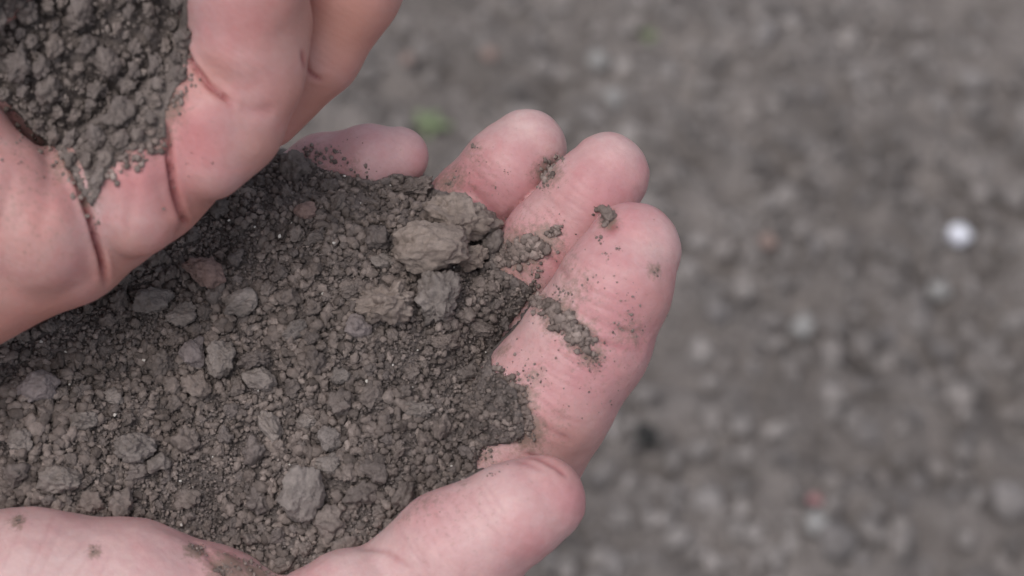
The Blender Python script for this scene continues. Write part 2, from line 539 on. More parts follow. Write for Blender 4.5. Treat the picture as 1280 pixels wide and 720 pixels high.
dirt_low = [(740, 430, 90, .17), (660, 290, 60, .2), (590, 220, 50, .2), (640, 520, 60, .3), (560, 640, 70, .15), (700, 395, 26, .8), (725, 420, 26, .8), (740, 445, 22, .6), (670, 375, 18, .7), (785, 415, 26, .45), (720, 360, 30, .4), (705, 320, 22, .4),
            (680, 300, 26, .75), (650, 315, 34, .8), (620, 320, 30, .8), (685, 215, 20, .7), (760, 275, 14, .8), (818, 338, 12, .6),
            (660, 540, 26, .9), (650, 500, 26, .8), (668, 470, 20, .45), (620, 430, 20, .6), (700, 520, 18, .3), (590, 190, 18, .35), (570, 220, 20, .5),
            (395, 196, 24, .35), (440, 212, 18, .3), (560, 230, 22, .6), (575, 597, 13, .7), (540, 610, 22, .35), (500, 640, 20, .4),
            (22, 650, 12, .7), (118, 690, 10, .7), (245, 685, 16, .8), (285, 710, 30, .8), (320, 712, 26, .8), (330, 640, 30, .6), (610, 565, 20, .5),
            (650, 360, 20, .3), (530, 620, 26, .4), (225, 655, 12, .4)]
dirt_shade_up = [(30, 240, 120, .2), (205, 130, 30, .75), (140, 170, 40, .8), (190, 165, 28, .7), (85, 205, 28, .6), (60, 165, 26, .6), (30, 130, 26, .5), (112, 250, 14, .6), (30, 20, 14, .3), (228, 60, 10, .4)]  # first broad blob darkens the palm heel to paint in its shade

hand = build_hand('hand', f_low, lo_l, hi_l, 0.068, SKIN_LOW, creases_low, flush_low, warm_low, dirt_low, 0.03, [(60, 720, 150, .45), (200, 740, 90, .4), (600, 640, 80, .4), (500, 700, 80, .4), (440, 730, 60, .5), (830, 300, 30, .5), (770, 180, 30, .3), (660, 150, 30, .4), (490, 190, 50, .5), (640, 410, 40, .2)], [(765, 284, 8, 1)])  # pale spot on the little fingertip lightens the upper hand's shadow by colour
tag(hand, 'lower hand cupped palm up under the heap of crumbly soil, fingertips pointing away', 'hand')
hand2 = build_hand('hand', f_up, lo_u, hi_u, 0.075, SKIN_UP, creases_up, flush_up, warm_up, dirt_shade_up, 0.02, [(375, 60, 30, .4)])
tag(hand2, 'upper hand seen from its little finger side tipping soil over the lower palm', 'hand')

# ------------------------------------------------------------------ depth of the hands as seen along the view (used to rest soil on skin)
class Depth:
    def __init__(self, fn, x0, x1, y0, y1, step, zstart, zmin):
        self.x0, self.y0, self.s = x0, y0, step
        xs = np.arange(x0, x1, step); ys = np.arange(y0, y1, step)
        X, Y = np.meshgrid(xs, ys, indexing='ij')
        z = np.full(X.size, zstart, float)
        for _ in range(60):
            p = P(X.ravel(), Y.ravel(), z).astype(np.float32)
            z = np.maximum(z - 0.85 * np.maximum(fn(p), -0.02), zmin)
        self.Z = z.reshape(X.shape)
    def __call__(self, px, py):
        u = np.clip((np.asarray(px, float) - self.x0) / self.s, 0, self.Z.shape[0] - 1.001)
        v = np.clip((np.asarray(py, float) - self.y0) / self.s, 0, self.Z.shape[1] - 1.001)
        i, j = u.astype(int), v.astype(int)
        a, b = u - i, v - j
        Z = self.Z
        return Z[i, j] * (1 - a) * (1 - b) + Z[i + 1, j] * a * (1 - b) + Z[i, j + 1] * (1 - a) * b + Z[i + 1, j + 1] * a * b
H_low = Depth(f_low, -200, 880, 100, 800, 5, 3.4, -3.5)
H_up = Depth(f_up, -200, 520, -160, 480, 5, 5.4, 0.0)

def inside_dist(px, py, poly):
    """signed distance in px to a closed polygon, positive inside"""
    px, py = np.asarray(px, float), np.asarray(py, float)
    d, _ = poly_dist(px, py, poly + [poly[0]])
    ins = np.zeros(px.shape, bool)
    n = len(poly)
    for k in range(n):
        x1, y1 = poly[k]; x2, y2 = poly[(k + 1) % n]
        c = ((y1 > py) != (y2 > py)) & (px < (x2 - x1) * (py - y1) / (y2 - y1 + 1e-9) + x1)
        ins ^= c
    return np.where(ins, d, -d)

LOW_EDGE = [(300, 170), (330, 200), (350, 190), (380, 196), (405, 212), (440, 220), (468, 226), (495, 216), (525, 222), (545, 236), (580, 246), (612, 270),
            (625, 300), (622, 335), (652, 350), (668, 362), (655, 384), (636, 408), (613, 438), (616, 462), (646, 488), (654, 520), (656, 545), (636, 556),
            (603, 558), (596, 580), (600, 660), (520, 760), (380, 760), (330, 730), (255, 700), (190, 675), (100, 660), (-190, 660), (-190, 180), (100, 140)]
UP_EDGE = [(-190, -150), (236, -150), (234, 55), (236, 92), (220, 112), (207, 140), (206, 172), (182, 184), (158, 188), (136, 214), (116, 262), (100, 238), (84, 204), (68, 184), (44, 166), (14, 132), (-10, 108), (-190, 60)]

def Z_low(px, py):
    e = inside_dist(px, py, LOW_EDGE) / 97.0
    y = (360 - np.asarray(py, float)) / 97
    x = (np.asarray(px, float) - 640) / 97
    bulk = 0.30 - 0.45 * y + 0.12 * np.minimum(y + 1.5, 0)**2 * -1 + 0.30 * np.exp(-((x + 2.0) ** 2 + (y - 0.2) ** 2) / 3.0) - 0.35 * np.exp(-((x + 4) ** 2 + (y + 2.2) ** 2) / 2.5)
    q = np.stack([x, y, 0 * x], -1)
    bulk = bulk + 0.10 * fbm(q * 1.1, 3)
    Hc = np.maximum(H_low(px, py), bulk - 0.55)
    w = np.clip(e / 0.7, 0, 1); w = w * w * (3 - 2 * w)
    w2 = np.clip((620 - np.asarray(py, float)) / 60, 0, 1)
    w = 1 - (1 - w) * w2
    z = (Hc + 0.02 + 0.14 * np.sqrt(np.clip(e / 0.35, 0, 1))) * (1 - w) + np.maximum(bulk, H_low(px, py) * (1 - w) + bulk * w) * w
    z = np.where((np.asarray(py, float) < 590) & (np.asarray(px, float) > 380), np.maximum(z, H_low(px, py) + 0.03 + 0.14 * np.clip(e / 0.3, 0, 1)), z)
    return np.where(e > 0, z, H_low(px, py) - 0.12 + 0.5 * np.maximum(e, -0.6))

def Z_up(px, py):
    e = inside_dist(px, py, UP_EDGE) / 90.0
    q = np.stack([np.asarray(px, float) / 97, np.asarray(py, float) / 97, 0 * np.asarray(px, float)], -1)
    bulk = 3.05 + 0.18 * fbm(q * 1.4, 3) - 0.0016 * (np.asarray(py, float) - 100)
    H = np.clip(H_up(px, py), 2.85, 4.1)
    w = np.clip(e / 0.5, 0, 1)
    z = (H + 0.02) * (1 - w) + bulk * w
    z = np.maximum(z, H + 0.03 + 0.08 * w)
    return np.where(e > 0, z, H_up(px, py) - 0.1 + 0.5 * np.maximum(e, -0.6))

# ------------------------------------------------------------------ soil beds
def soil_bed(name, zf, edge, x0, x1, y0, y1, step, mat, amp, sink, H):
    xs = np.arange(x0, x1, step); ys = np.arange(y0, y1, step)
    X, Y = np.meshgrid(xs, ys, indexing='ij')
    Z = zf(X, Y)
    e = inside_dist(X, Y, edge)
    q = np.stack([X / 97, Y / 97, Z], -1)
    rough = np.abs(vnoise(q * 6)) * 0.6 + np.abs(vnoise(q * 12 + 5)) * 0.4 + np.abs(vnoise(q * 25 + 9)) * 0.28 + np.abs(vnoise(q * 50 + 2)) * 0.16
    Z = Z + amp * (rough - 0.25) * np.clip(e / 8 + 0.5, 0, 1)
    low = Z - sink * np.clip(e / 18, 0, 1)
    Z = np.where((e > 0) & (H(X, Y) < Z), np.maximum(low, np.minimum(Z, H(X, Y) + 0.015)), Z)
    V = P(X.ravel(), Y.ravel(), Z.ravel())
    n, m = X.shape
    I = np.arange(n * m).reshape(n, m)
    keep = (e[:-1, :-1] > -6)
    f = np.stack([I[:-1, :-1][keep], I[:-1, 1:][keep], I[1:, 1:][keep], I[1:, :-1][keep]], 1)
    # close the body with a floor a little lower so it has volume
    used = np.unique(f)
    mp = -np.ones(n * m, int); mp[used] = np.arange(len(used))
    V, f = V[used], mp[f]
    B = V.copy(); B[:, 2] -= 0.5
    ed = np.concatenate([f[:, [a, (a + 1) % 4]] for a in range(4)])
    key = np.sort(ed, 1); k = key[:, 0] * len(V) + key[:, 1]
    u, inv, cnt = np.unique(k, return_inverse=True, return_counts=True)
    be = ed[cnt[inv] == 1]
    side = np.stack([be[:, 1], be[:, 0], be[:, 0] + len(V), be[:, 1] + len(V)], 1)
    F = np.concatenate([f, f[:, ::-1] + len(V), side])
    me = make_mesh(name, to_world(np.concatenate([V, B])), F)
    return link(name, me, mat)

bed = soil_bed('soil', Z_low, LOW_EDGE, -190, 680, 130, 780, 2.2, SOIL, 0.14, 0.05, H_low)
tag(bed, 'fine dark crumbly soil heaped in the lower palm between the clods', 'soil', kind='stuff')
bed2 = soil_bed('soil', Z_up, UP_EDGE, -190, 240, -150, 260, 3, SOIL, 0.14, 0.20, H_up)
tag(bed2, 'dark soil held in the hollow of the upper hand', 'soil', kind='stuff')

# ------------------------------------------------------------------ crumb shapes
def crumb_shape(sub, seed, rough=0.22, lump=0.35, facets=7, flat=1.0):
    r = np.random.default_rng(seed)
    v, f = ICO[sub]
    v = v.copy()
    # cut with random planes for broken faces
    for _ in range(facets):
        n = r.normal(size=3); n /= np.linalg.norm(n)
        d = r.uniform(0.62, 0.92)
        s = v @ n
        v -= np.where(s > d, (s - d) * 0.85, 0)[:, None] * n
    off = r.uniform(0, 100, 3)
    k = 1 + lump * fbm(v * 1.3 + off, 2) + rough * fbm(v * 3.3 + off, 3)
    if sub >= 4:
        am = min(1.3, rough / 0.3)
        k = k + am * 0.16 * fbm(v * 7 + off, 3) - am * 0.07 * np.abs(vnoise(v * 14 + off)) + (0.02 + 0.03 * am) * fbm(v * 28 + off, 2)
    v = v * k[:, None]
    v[:, 2] *= flat
    v[:, 1] *= r.uniform(0.7, 1.0)
    v /= np.abs(v).max()
    return v, f

TEMPL = [crumb_shape(2, 100 + i, 0.55, 0.55) for i in range(24)]
TEMPL1 = [crumb_shape(1, 300 + i, 0.3, 0.35) for i in range(12)]

def rot_rand(n, r):
    q = r.normal(size=(n, 4)); q /= np.linalg.norm(q, axis=1)[:, None]
    w, x, y, z = q.T
    return np.stack([np.stack([1 - 2 * (y * y + z * z), 2 * (x * y - z * w), 2 * (x * z + y * w)], -1),
                     np.stack([2 * (x * y + z * w), 1 - 2 * (x * x + z * z), 2 * (y * z - x * w)], -1),
                     np.stack([2 * (x * z - y * w), 2 * (y * z + x * w), 1 - 2 * (x * x + y * y)], -1)], 1)

def joined(name, cen, rad, mat, r, templ=TEMPL, world=False, smooth=True):
    """many small crumbs as one mesh; cen in cm local (or metres in the world), rad the same unit"""
    VS, FS, TS = [], [], []
    base = 0
    which = r.integers(0, len(templ), len(cen))
    for t in range(len(templ)):
        k = np.where(which == t)[0]
        if len(k) == 0: continue
        tv, tf = templ[t]
        Rm = rot_rand(len(k), r)
        sc = r.uniform(0.7, 1.2, (len(k), 1, 3))
        V = np.einsum('nij,vj->nvi', Rm, tv) * sc * rad[k][:, None, None] + cen[k][:, None, :]
        F = tf[None] + (np.arange(len(k)) * len(tv))[:, None, None] + base
        VS.append(V.reshape(-1, 3)); FS.append(F.reshape(-1, 3))
        TS.append(np.repeat(r.normal(0, 0.22, len(k)), len(tv)))
        base += len(k) * len(tv)
    V = np.concatenate(VS)
    me = make_mesh(name, V if world else to_world(V), np.concatenate(FS), smooth=smooth)
    attr(me, 'tone', np.clip(np.concatenate(TS), -.4, .5))
    return link(name, me, mat)

MED = []
for i in range(20):
    v, f = crumb_shape(4, 500 + i, 0.42, 0.5, 9)
    me = make_mesh('clod_shape', v, f)
    MED.append(me)

def placed(name, me, cpos, rcm, r, mat=None, squash=(1, 1, 1), rot=None, wpos=None, wr=None):
    """one crumb as its own object"""
    if mat is not None and (len(me.materials) == 0):
        me.materials.append(mat)
    o = bpy.data.objects.new(name, me)
    scene.collection.objects.link(o)
    o.location = to_world(cpos) if wpos is None else wpos
    s = rcm / 100 if wr is None else wr
    o.scale = (s * squash[0], s * squash[1], s * squash[2])
    if rot is None:
        o.rotation_euler = tuple(r.uniform(0, 6.28, 3))
    else:
        o.rotation_euler = rot
    return o

# ------------------------------------------------------------------ the clods one can point to
CAMROT = Euler((math.pi / 2 - PITCH, 0, 0)).to_matrix().to_4x4()
# px, py, half width px, half height px, tilt deg, rise (share of height above the bed), material, roughness, label
BIG = [
    (574, 277, 46, 40, -15, .75, CLOD_TAN, .30, 'rough pale tan clod against the ring finger, rear one of the big tan pair'),
    (540, 306, 48, 33, 8, 1.1, CLOD_TAN, .16, 'largest smooth rounded tan clod lying in front of the rough tan one'),
    (584, 321, 24, 19, 0, 1.1, CLOD_TAN, .20, 'small knobbly tan clod at the right end of the big smooth tan clod'),
    (487, 375, 40, 33, 10, .8, CLOD_TAN, .40, 'craggy brown clod just below and left of the big smooth tan clod'),
    (545, 374, 30, 38, -15, .75, CLOD_GREY, .26, 'upright wedge shaped clod directly under the big smooth tan clod'),
    (302, 379, 23, 20, 25, .8, CLOD_GREY, .10, 'smooth egg shaped clod lying alone below the upper hand'),
    (373, 618, 29, 47, -8, .75, CLOD_GREY, .13, 'tallest grey clod standing between the thumb and the heel of the lower palm'),
    (166, 559, 26, 24, 0, .7, CLOD_GREY, .20, 'round grey clod with a pit, touching a smaller ball shaped clod at lower left'),
    (197, 580, 15, 15, 0, .8, CLOD_GREY, .08, 'ball shaped grey clod nestled beside the pitted round clod'),
    (276, 446, 21, 24, 10, .7, CLOD_GREY, .18, 'middle block of the row of three clods below the egg shaped clod'),
    (243, 443, 17, 21, -10, .6, CLOD_VIOLET, .14, 'left rounded clod of the row of three below the egg shaped clod'),
    (318, 450, 20, 20, 0, .5, SOIL, .30, 'rough brown lump above the smooth clod, right of the row of three'),
    (323, 475, 21, 16, -20, .75, CLOD_GREY, .12, 'smooth clod at the right end of the row of three, lying lowest'),
    (46, 484, 26, 23, 15, .5, CLOD_VIOLET, .12, 'flat pale clod near the left edge of the heap'),
    (101, 525, 20, 16, 0, .6, CLOD_GREY, .15, 'oval grey clod between the flat pale clod and the pitted round one'),
    (142, 495, 13, 11, 0, .6, CLOD_GREY, .15, 'small oval clod right of the flat pale clod'),
    (381, 263, 14, 14, 0, .7, CLOD_RED, .12, 'small tan round clod high on the heap under the little finger'),
    (448, 407, 17, 15, 0, .75, CLOD_VIOLET, .12, 'round violet grey clod left of the craggy brown clod'),
    (411, 547, 15, 19, 10, .6, CLOD_GREY, .16, 'grey oval clod in the middle of the heap above the tallest grey clod'),
    (385, 527, 13, 11, 0, .6, CLOD_GREY, .18, 'small pale clod touching the upper left of the grey oval clod'),
    (190, 373, 25, 19, 10, .5, CLOD_GREY, .15, 'broad dull clod right under the edge of the upper hand'),
    (226, 392, 19, 17, 0, .5, CLOD_GREY, .18, 'dull clod between the broad one and the egg shaped clod'),
    (258, 340, 30, 22, -20, .5, CLOD_RED, .14, 'pinkish brown clod tucked under the lower edge of the upper hand'),
    (338, 533, 12, 27, 35, .6, CLOD_GREY, .18, 'long slanting flake of soil in the middle of the heap'),
    (425, 469, 13, 12, 0, .6, CLOD_GREY, .2, 'small round clod in the open soil left of the fine crumbs'),
    (519, 234, 23, 14, 10, .7, SOIL, .35, 'dark crumbly clod caught between the little finger and the ring finger'),
    (479, 327, 15, 11, 0, .6, CLOD_GREY, .2, 'small clod touching the left end of the big smooth tan clod'),
    (369, 412, 17, 14, 20, .5, CLOD_GREY, .18, 'low clod between the egg shaped clod and the violet grey one'),
    (440, 365, 14, 12, 0, .5, SOIL, .2, 'small dark clod left of the craggy brown clod'),
    (523, 512, 19, 15, -10, .5, CLOD_GREY, .3, 'rough clod among the fine crumbs above the thumb'),
    (413, 580, 16, 15, 10, .6, CLOD_GREY, .25, 'forked grey clod right beside the top of the tallest grey clod'),
    (575, 255, 10, 8, 0, 1.6, CLOD_TAN, .25, 'little tan knob on top of the rough rear tan clod'),
    (75, 600, 26, 22, 0, .5, CLOD_GREY, .2, 'broad clod at lower left just above the heel of the palm'),
    (25, 550, 18, 15, 0, .5, CLOD_GREY, .2, 'grey clod at the left edge under the flat pale clod'),
    (555, 430, 17, 14, 0, .5, SOIL, .3, 'crumbly clod below the upright wedge shaped clod'),
    (600, 410, 16, 14, 0, .5, SOIL, .3, 'crumbly clod beside the index finger, right of the wedge shaped clod'),
]
occ = []
for k, (px, py, a, b, tilt, rise, mat, rg, label) in enumerate(BIG):
    z0 = float(Z_low(np.array([px]), np.array([py]))[0])
    hr = (a + b) / 2
    z = z0 + (rise - 0.08) * hr / 97
    a, b = a * 1.1, b * 1.1
    s = (FOCUS - z) / FPX
    v, f = crumb_shape(5, 900 + k, rg * 1.45, 0.38, 8)
    v = v / np.percentile(np.linalg.norm(v[:, :2], axis=1), 99)
    me = make_mesh('clod_shape', v * np.array([a, b, min(a, b)]) * s / 100, f)
    o = link('soil_clod', me, mat)
    o.matrix_world = Matrix.Translation(Vector(to_world(P(px, py, z)))) @ CAMROT @ Matrix.Rotation(math.radians(tilt), 4, 'Z')
    tag(o, label, 'clod', 'large clods lying on the heap in the lower palm')
    occ.append((px, py, hr))

# ------------------------------------------------------------------ crumbs over the heap
def coarse_map(px, py):
    c = 0.55 * np.ones_like(px)
    def bump(x, y, r, a): return a * np.exp(-((px - x) ** 2 + (py - y) ** 2) / r ** 2)
    c += bump(60, 580, 110, .9) + bump(420, 330, 110, .35) + bump(380, 640, 90, .5) + bump(230, 420, 80, .3) + bump(420, 560, 70, .35)
    c -= bump(610, 540, 45, .2) + bump(170, 450, 60, .2) + bump(250, 570, 60, .25)
    return np.clip(c, 0.08, 1.6)

def patchy(px, py):
    q = np.stack([np.asarray(px, float) / 97, np.asarray(py, float) / 97, 0.3 + 0 * np.asarray(px, float)], -1)
    return np.clip(0.75 + 1.0 * fbm(q * 1.9 + 3, 3), 0.15, 1.2)

def near_big(px, py, r, slack=0.75):
    for x, y, q in occ:
        if math.hypot(px - x, py - y) < slack * (q + r): return True
    return False

pts = []
r1 = np.random.default_rng(21)
tries = 0
target = 300
cand = []
while len(cand) < 290 and tries < 60000:
    tries += 1
    x, y = r1.uniform(-20, 660), r1.uniform(185, 720)
    if inside_dist(np.array([x]), np.array([y]), LOW_EDGE)[0] < 6: continue
    # hidden beneath the upper hand or the thenar
    if y < 425 - 0.72 * x and x < 350: continue
    if y > 640 and x < 190: continue
    if r1.uniform() > float(coarse_map(np.array([x]), np.array([y]))[0]) / 1.3 * float(patchy(np.array([x]), np.array([y]))[0]): continue
    q = 6.0 + 12 * r1.uniform() ** 2.4 * min(1.3, 0.5 + float(coarse_map(np.array([x]), np.array([y]))[0]))
    if near_big(x, y, q, 0.8): continue
    if any(math.hypot(x - a, y - b) < 0.85 * (q + c) for a, b, c in cand): continue
    cand.append((x, y, q))
SHORT = ['rough rear tan clod', 'largest smooth tan clod', 'small knobbly tan clod', 'craggy brown clod', 'upright wedge shaped clod', 'egg shaped clod',
         'tallest grey clod', 'pitted round clod', 'ball shaped clod', 'middle block of the row of three', 'left clod of the row of three',
         'rough brown lump', 'smooth clod ending the row of three', 'flat pale clod near the left edge', 'oval clod beside the flat pale one',
         'small oval clod right of the flat pale one', 'tan clod high on the heap', 'round violet grey clod', 'grey oval clod in the middle', 'small pale clod in the middle',
         'broad dull clod under the upper hand', 'dull clod left of the egg shaped one', 'pinkish brown clod', 'long slanting flake', 'small round clod',
         'dark clod by the little finger', 'small clod at the big tan clod', 'low clod near the egg shaped one', 'small dark clod by the craggy one',
         'rough clod above the thumb', 'forked grey clod', 'tan knob', 'broad clod above the heel of the palm', 'grey clod at the left edge',
         'crumbly clod under the wedge shaped one', 'clod beside the index finger']
DIRS = ['right side', 'upper right', 'top', 'upper left', 'left side', 'lower left', 'underside', 'lower right']
used, final = set(), []
for x, y, q in sorted(cand, key=lambda c: min(math.hypot(c[0] - X, c[1] - Y) - R - c[2] for X, Y, R in occ)):
    gap, j = min((math.hypot(x - X, y - Y) - R - q, j) for j, (X, Y, R) in enumerate(occ))
    if gap < 4:
        s_ = int(round(math.atan2(occ[j][1] - y, x - occ[j][0]) / (math.pi / 4))) % 8
        if (j, s_) in used: continue
        used.add((j, s_))
        lab = 'soil crumb touching the %s of the %s' % (DIRS[s_], SHORT[j].replace('lower palm', 'palm'))
        if len(lab.split()) > 16: lab = lab.replace('soil crumb touching', 'crumb at')
    else:
        lab = 'small loose soil crumb on the heap in the lower palm, touching no large clod'
    final.append((x, y, q, lab))
for k, (x, y, q, lab) in enumerate(final):
    z = float(Z_low(np.array([x]), np.array([y]))[0])
    rc = q * (FOCUS - z) / FPX
    o = placed('soil_crumb', MED[k % len(MED)], P(x, y, z + 0.5 * rc), rc * 1.25, r1, mat=SOIL, squash=tuple(r1.uniform(0.78, 1.15, 3)))
    tag(o, lab, 'crumb', 'small crumbs spread over the heap in the lower palm')

def scatter(zf, edge, n, x0, x1, y0, y1, rmin, rmax, power, r, mat, cm=None, lift=0.25):
    X = r.uniform(x0, x1, n * 3); Y = r.uniform(y0, y1, n * 3)
    e = inside_dist(X, Y, edge)
    ok = e > 1.5
    X, Y, e = X[ok][:n], Y[ok][:n], e[ok][:n]
    c = cm(X, Y) if cm else np.ones_like(X)
    R = rmin + (rmax - rmin) * r.uniform(0, 1, len(X)) ** power * np.clip(c + 0.2, 0.3, 1.2)
    R = np.minimum(R, 2.6 + e * 0.6)
    Z = zf(X, Y)
    q = np.stack([X / 97, Y / 97, Z], -1)
    rc = R * (FOCUS - Z) / FPX
    return P(X, Y, Z + lift * rc), rc

r2 = np.random.default_rng(31)
c1, q1 = scatter(Z_low, LOW_EDGE, 11000, -60, 665, 180, 730, 1.8, 12.0, 1.9, r2, SOIL, lambda a, b: coarse_map(a, b) * patchy(a, b), 0.4)
o = joined('soil_crumbs', c1, q1 * r2.uniform(0.7, 1.1, len(q1)), SOIL, r2)
tag(o, 'countless fine soil crumbs covering the heap in the lower palm', 'soil crumbs', kind='stuff')
c1, q1 = scatter(Z_low, LOW_EDGE, 22000, -20, 665, 180, 730, 0.8, 2.6, 1.6, r2, SOIL, None, 1.0)
o = joined('soil_grains', c1, q1, SOIL, r2, TEMPL1, smooth=False)
tag(o, 'finest soil grains dusted over the heap in the lower palm', 'soil grains', kind='stuff')
c1, q1 = scatter(Z_low, LOW_EDGE, 60, -20, 650, 200, 700, 1.2, 2.4, 1.5, r2, SOIL, None, 4.0)
o = joined('mineral_grains', c1, q1, MINERAL, r2, TEMPL1, smooth=False)
tag(o, 'tiny pale mineral grains glinting among the dark crumbs in the lower palm', 'mineral grains', kind='stuff')

# upper hand soil
up_c = []
tries = 0
while len(up_c) < 60 and tries < 20000:
    tries += 1
    x, y = r1.uniform(-15, 235), r1.uniform(-15, 245)
    if inside_dist(np.array([x]), np.array([y]), UP_EDGE)[0] < 4: continue
    q = 9 + 15 * r1.uniform() ** 1.3
    if any(math.hypot(x - a, y - b) < 0.86 * (q + c) for a, b, c in up_c): continue
    up_c.append((x, y, q))
for k, (x, y, q) in enumerate(up_c):
    z = float(Z_up(np.array([x]), np.array([y]))[0])
    rc = q * (FOCUS - z) / FPX
    o = placed('soil_lump', MED[(k * 7) % len(MED)], P(x, y, z + 0.45 * rc), rc * 1.1, r1, mat=SOIL, squash=(0.82, 1.25, 0.9), rot=(Matrix.Rotation(math.pi / 2 - PITCH, 3, 'X') @ Matrix.Rotation(r1.uniform(-.5, .1), 3, 'Z') @ Matrix.Rotation(r1.uniform(-.3, .3), 3, 'X')).to_euler())
    tag(o, 'dark lump of soil in the hollow of the upper hand', 'lump', 'lumps of soil held in the upper hand')
c1, q1 = scatter(Z_up, UP_EDGE, 1300, -60, 240, -60, 262, 2.0, 7.0, 2.0, r2, SOIL, None, -1.0)
o = joined('soil_crumbs', c1, q1, SOIL, r2)
tag(o, 'fine soil crumbs between the lumps in the upper hand', 'soil crumbs', kind='stuff')

# ------------------------------------------------------------------ soil sticking to the skin
def on_skin(path, spread, n, rmin, rmax, r, power=2.0, H=None):
    H = H or H_low
    path = np.array(path, float)
    seg = r.integers(0, len(path) - 1, n)
    t = r.uniform(0, 1, n)[:, None]
    p = path[seg] * (1 - t) + path[seg + 1] * t + r.normal(size=(n, 2)) * spread
    R = 0.6 * rmin + (1.25 * rmax - 0.6 * rmin) * r.uniform(0, 1, n) ** 3.2
    Z = H(p[:, 0], p[:, 1])
    rc = R * (FOCUS - Z) / FPX
    return P(p[:, 0], p[:, 1], Z + 0.3 * rc), rc

SMEARS = [
    ('soil smeared in the first joint crease of the index finger', [([(668, 372), (690, 388), (712, 408), (735, 432)], 6.5, 420, 1.1, 6.0), ([(690, 362), (712, 368)], 4, 40, 1, 2.5), ([(738, 438), (742, 460)], 6, 40, 1, 2.2), ([(765, 410), (795, 405)], 9, 40, 0.7, 2.2)]),
    ('soil stuck across the middle finger beside the big tan clods', [([(618, 322), (650, 312), (682, 312)], 8, 300, 1.2, 6.0), ([(690, 296), (698, 284)], 4, 40, 1, 4), ([(672, 335), (668, 362), (650, 378)], 4, 60, 1, 3.5)]),
    ('little strip of soil lodged between the ring and middle fingertips', [([(688, 205), (684, 222), (676, 236)], 3.5, 70, 1.0, 4.5), ([(696, 196), (700, 204)], 3, 16, 1, 3)]),
    ('fine grains thinning out along the base of the index finger', [([(622, 470), (648, 496), (660, 545)], 6, 420, 0.9, 4.5), ([(640, 450), (680, 480)], 14, 40, 0.6, 2.0), ([(610, 560), (590, 572)], 6, 60, 1, 3)]),
    ('scattered grains on the ring fingertip', [([(592, 183), (594, 183)], 1.5, 4, 1.8, 3.2), ([(566, 212), (572, 222)], 3, 6, 1.2, 2.8), ([(560, 228), (562, 232)], 4, 8, 1, 2.5), ([(628, 212), (634, 218)], 2, 3, 1.5, 2.2), ([(590, 210), (640, 240)], 16, 14, 0.6, 1.4)]),
    ('scattered grains on the little finger beside the heap', [([(388, 190), (402, 198)], 5, 14, 1.2, 3.5), ([(420, 190), (424, 191)], 1.5, 4, 1.5, 3.2), ([(416, 180), (440, 170)], 3, 4, 0.8, 1.8), ([(380, 186), (470, 222)], 7, 60, 1, 3.5)]),
    ('grains scattered over the index fingertip', [([(748, 262), (764, 284)], 3.0, 14, 1.5, 5), ([(748, 296), (750, 298)], 2, 4, 1.5, 3), ([(773, 310), (774, 311)], 1, 2, 1.2, 1.9), ([(817, 336), (820, 345)], 3, 5, 1.2, 2.8), ([(757, 318), (760, 322)], 3, 4, 0.8, 1.8), ([(740, 330), (800, 410)], 18, 60, 0.6, 1.9), ([(780, 440), (720, 520)], 14, 30, 0.6, 1.6)]),
    ('dark crumb and specks on the thumb', [([(574, 595), (577, 598)], 1.6, 6, 2.5, 4.5), ([(535, 600), (500, 635)], 9, 26, 0.7, 2.0), ([(615, 593), (616, 594)], 1, 1, 1.8, 2)]),
    ('specks and smudges on the heel of the lower palm', [([(22, 650), (25, 652)], 2, 4, 1.5, 2.8), ([(118, 689), (119, 691)], 1.5, 3, 1.5, 2.8), ([(238, 678), (258, 694)], 2, 26, 1, 2.6), ([(270, 708), (292, 716)], 5, 40, 1.2, 4), ([(300, 690), (340, 716)], 8, 70, 1, 4)]),
]
r3 = np.random.default_rng(77)
for label, parts_ in SMEARS:
    C, Q = [], []
    for path, sp, n, a, b in parts_:
        c, q = on_skin(path, sp, int(n * 1.5), a, b, r3)
        C.append(c); Q.append(q)
        c, q = on_skin(path, sp * 2.4, int(n * 0.5) + 6, 0.5, 1.1, r3)
        C.append(c); Q.append(q)
    o = joined('soil_specks', np.concatenate(C), np.concatenate(Q), SPECK, r3, TEMPL1 + TEMPL[:6])
    tag(o, label, 'soil specks', kind='stuff')
C, Q = [], []
for path, sp, n, a, b in [([(208, 172), (182, 184), (158, 190), (138, 216)], 9, 170, 1.2, 6), ([(116, 262), (122, 288)], 4, 30, 1, 3.5), ([(100, 240), (68, 186), (14, 134)], 7, 110, 1.2, 5),
                          ([(234, 60), (236, 100), (214, 140)], 6, 90, 1.2, 4.5), ([(180, 200), (230, 200)], 24, 50, 0.8, 2.2), ([(60, 210), (20, 170)], 22, 60, 0.8, 2.2)]:
    c, q = on_skin(path, sp, n, a, b, r3, H=H_up)
    C.append(c); Q.append(q)
o = joined('soil_specks', np.concatenate(C), np.concatenate(Q), SPECK, r3, TEMPL1 + TEMPL[:6])
tag(o, 'loose grains spilling over the skin around the soil in the upper hand', 'soil specks', kind='stuff')
# the clot near the index fingertip
zt = float(H_low(np.array([762]), np.array([271]))[0])
v, f = crumb_shape(4, 78, 0.5, 0.7, 4)
me = make_mesh('clod_shape', v * np.array([13, 17, 9]) * ((FOCUS - zt) / FPX) / 100, f)
o = link('soil_clod', me, SPECK)
o.matrix_world = Matrix.Translation(Vector(to_world(P(761, 269, zt + 0.05)))) @ CAMROT @ Matrix.Rotation(0.5, 4, 'Z')
tag(o, 'small lumpy clot of soil stuck on the left side of the index fingertip', 'clod')

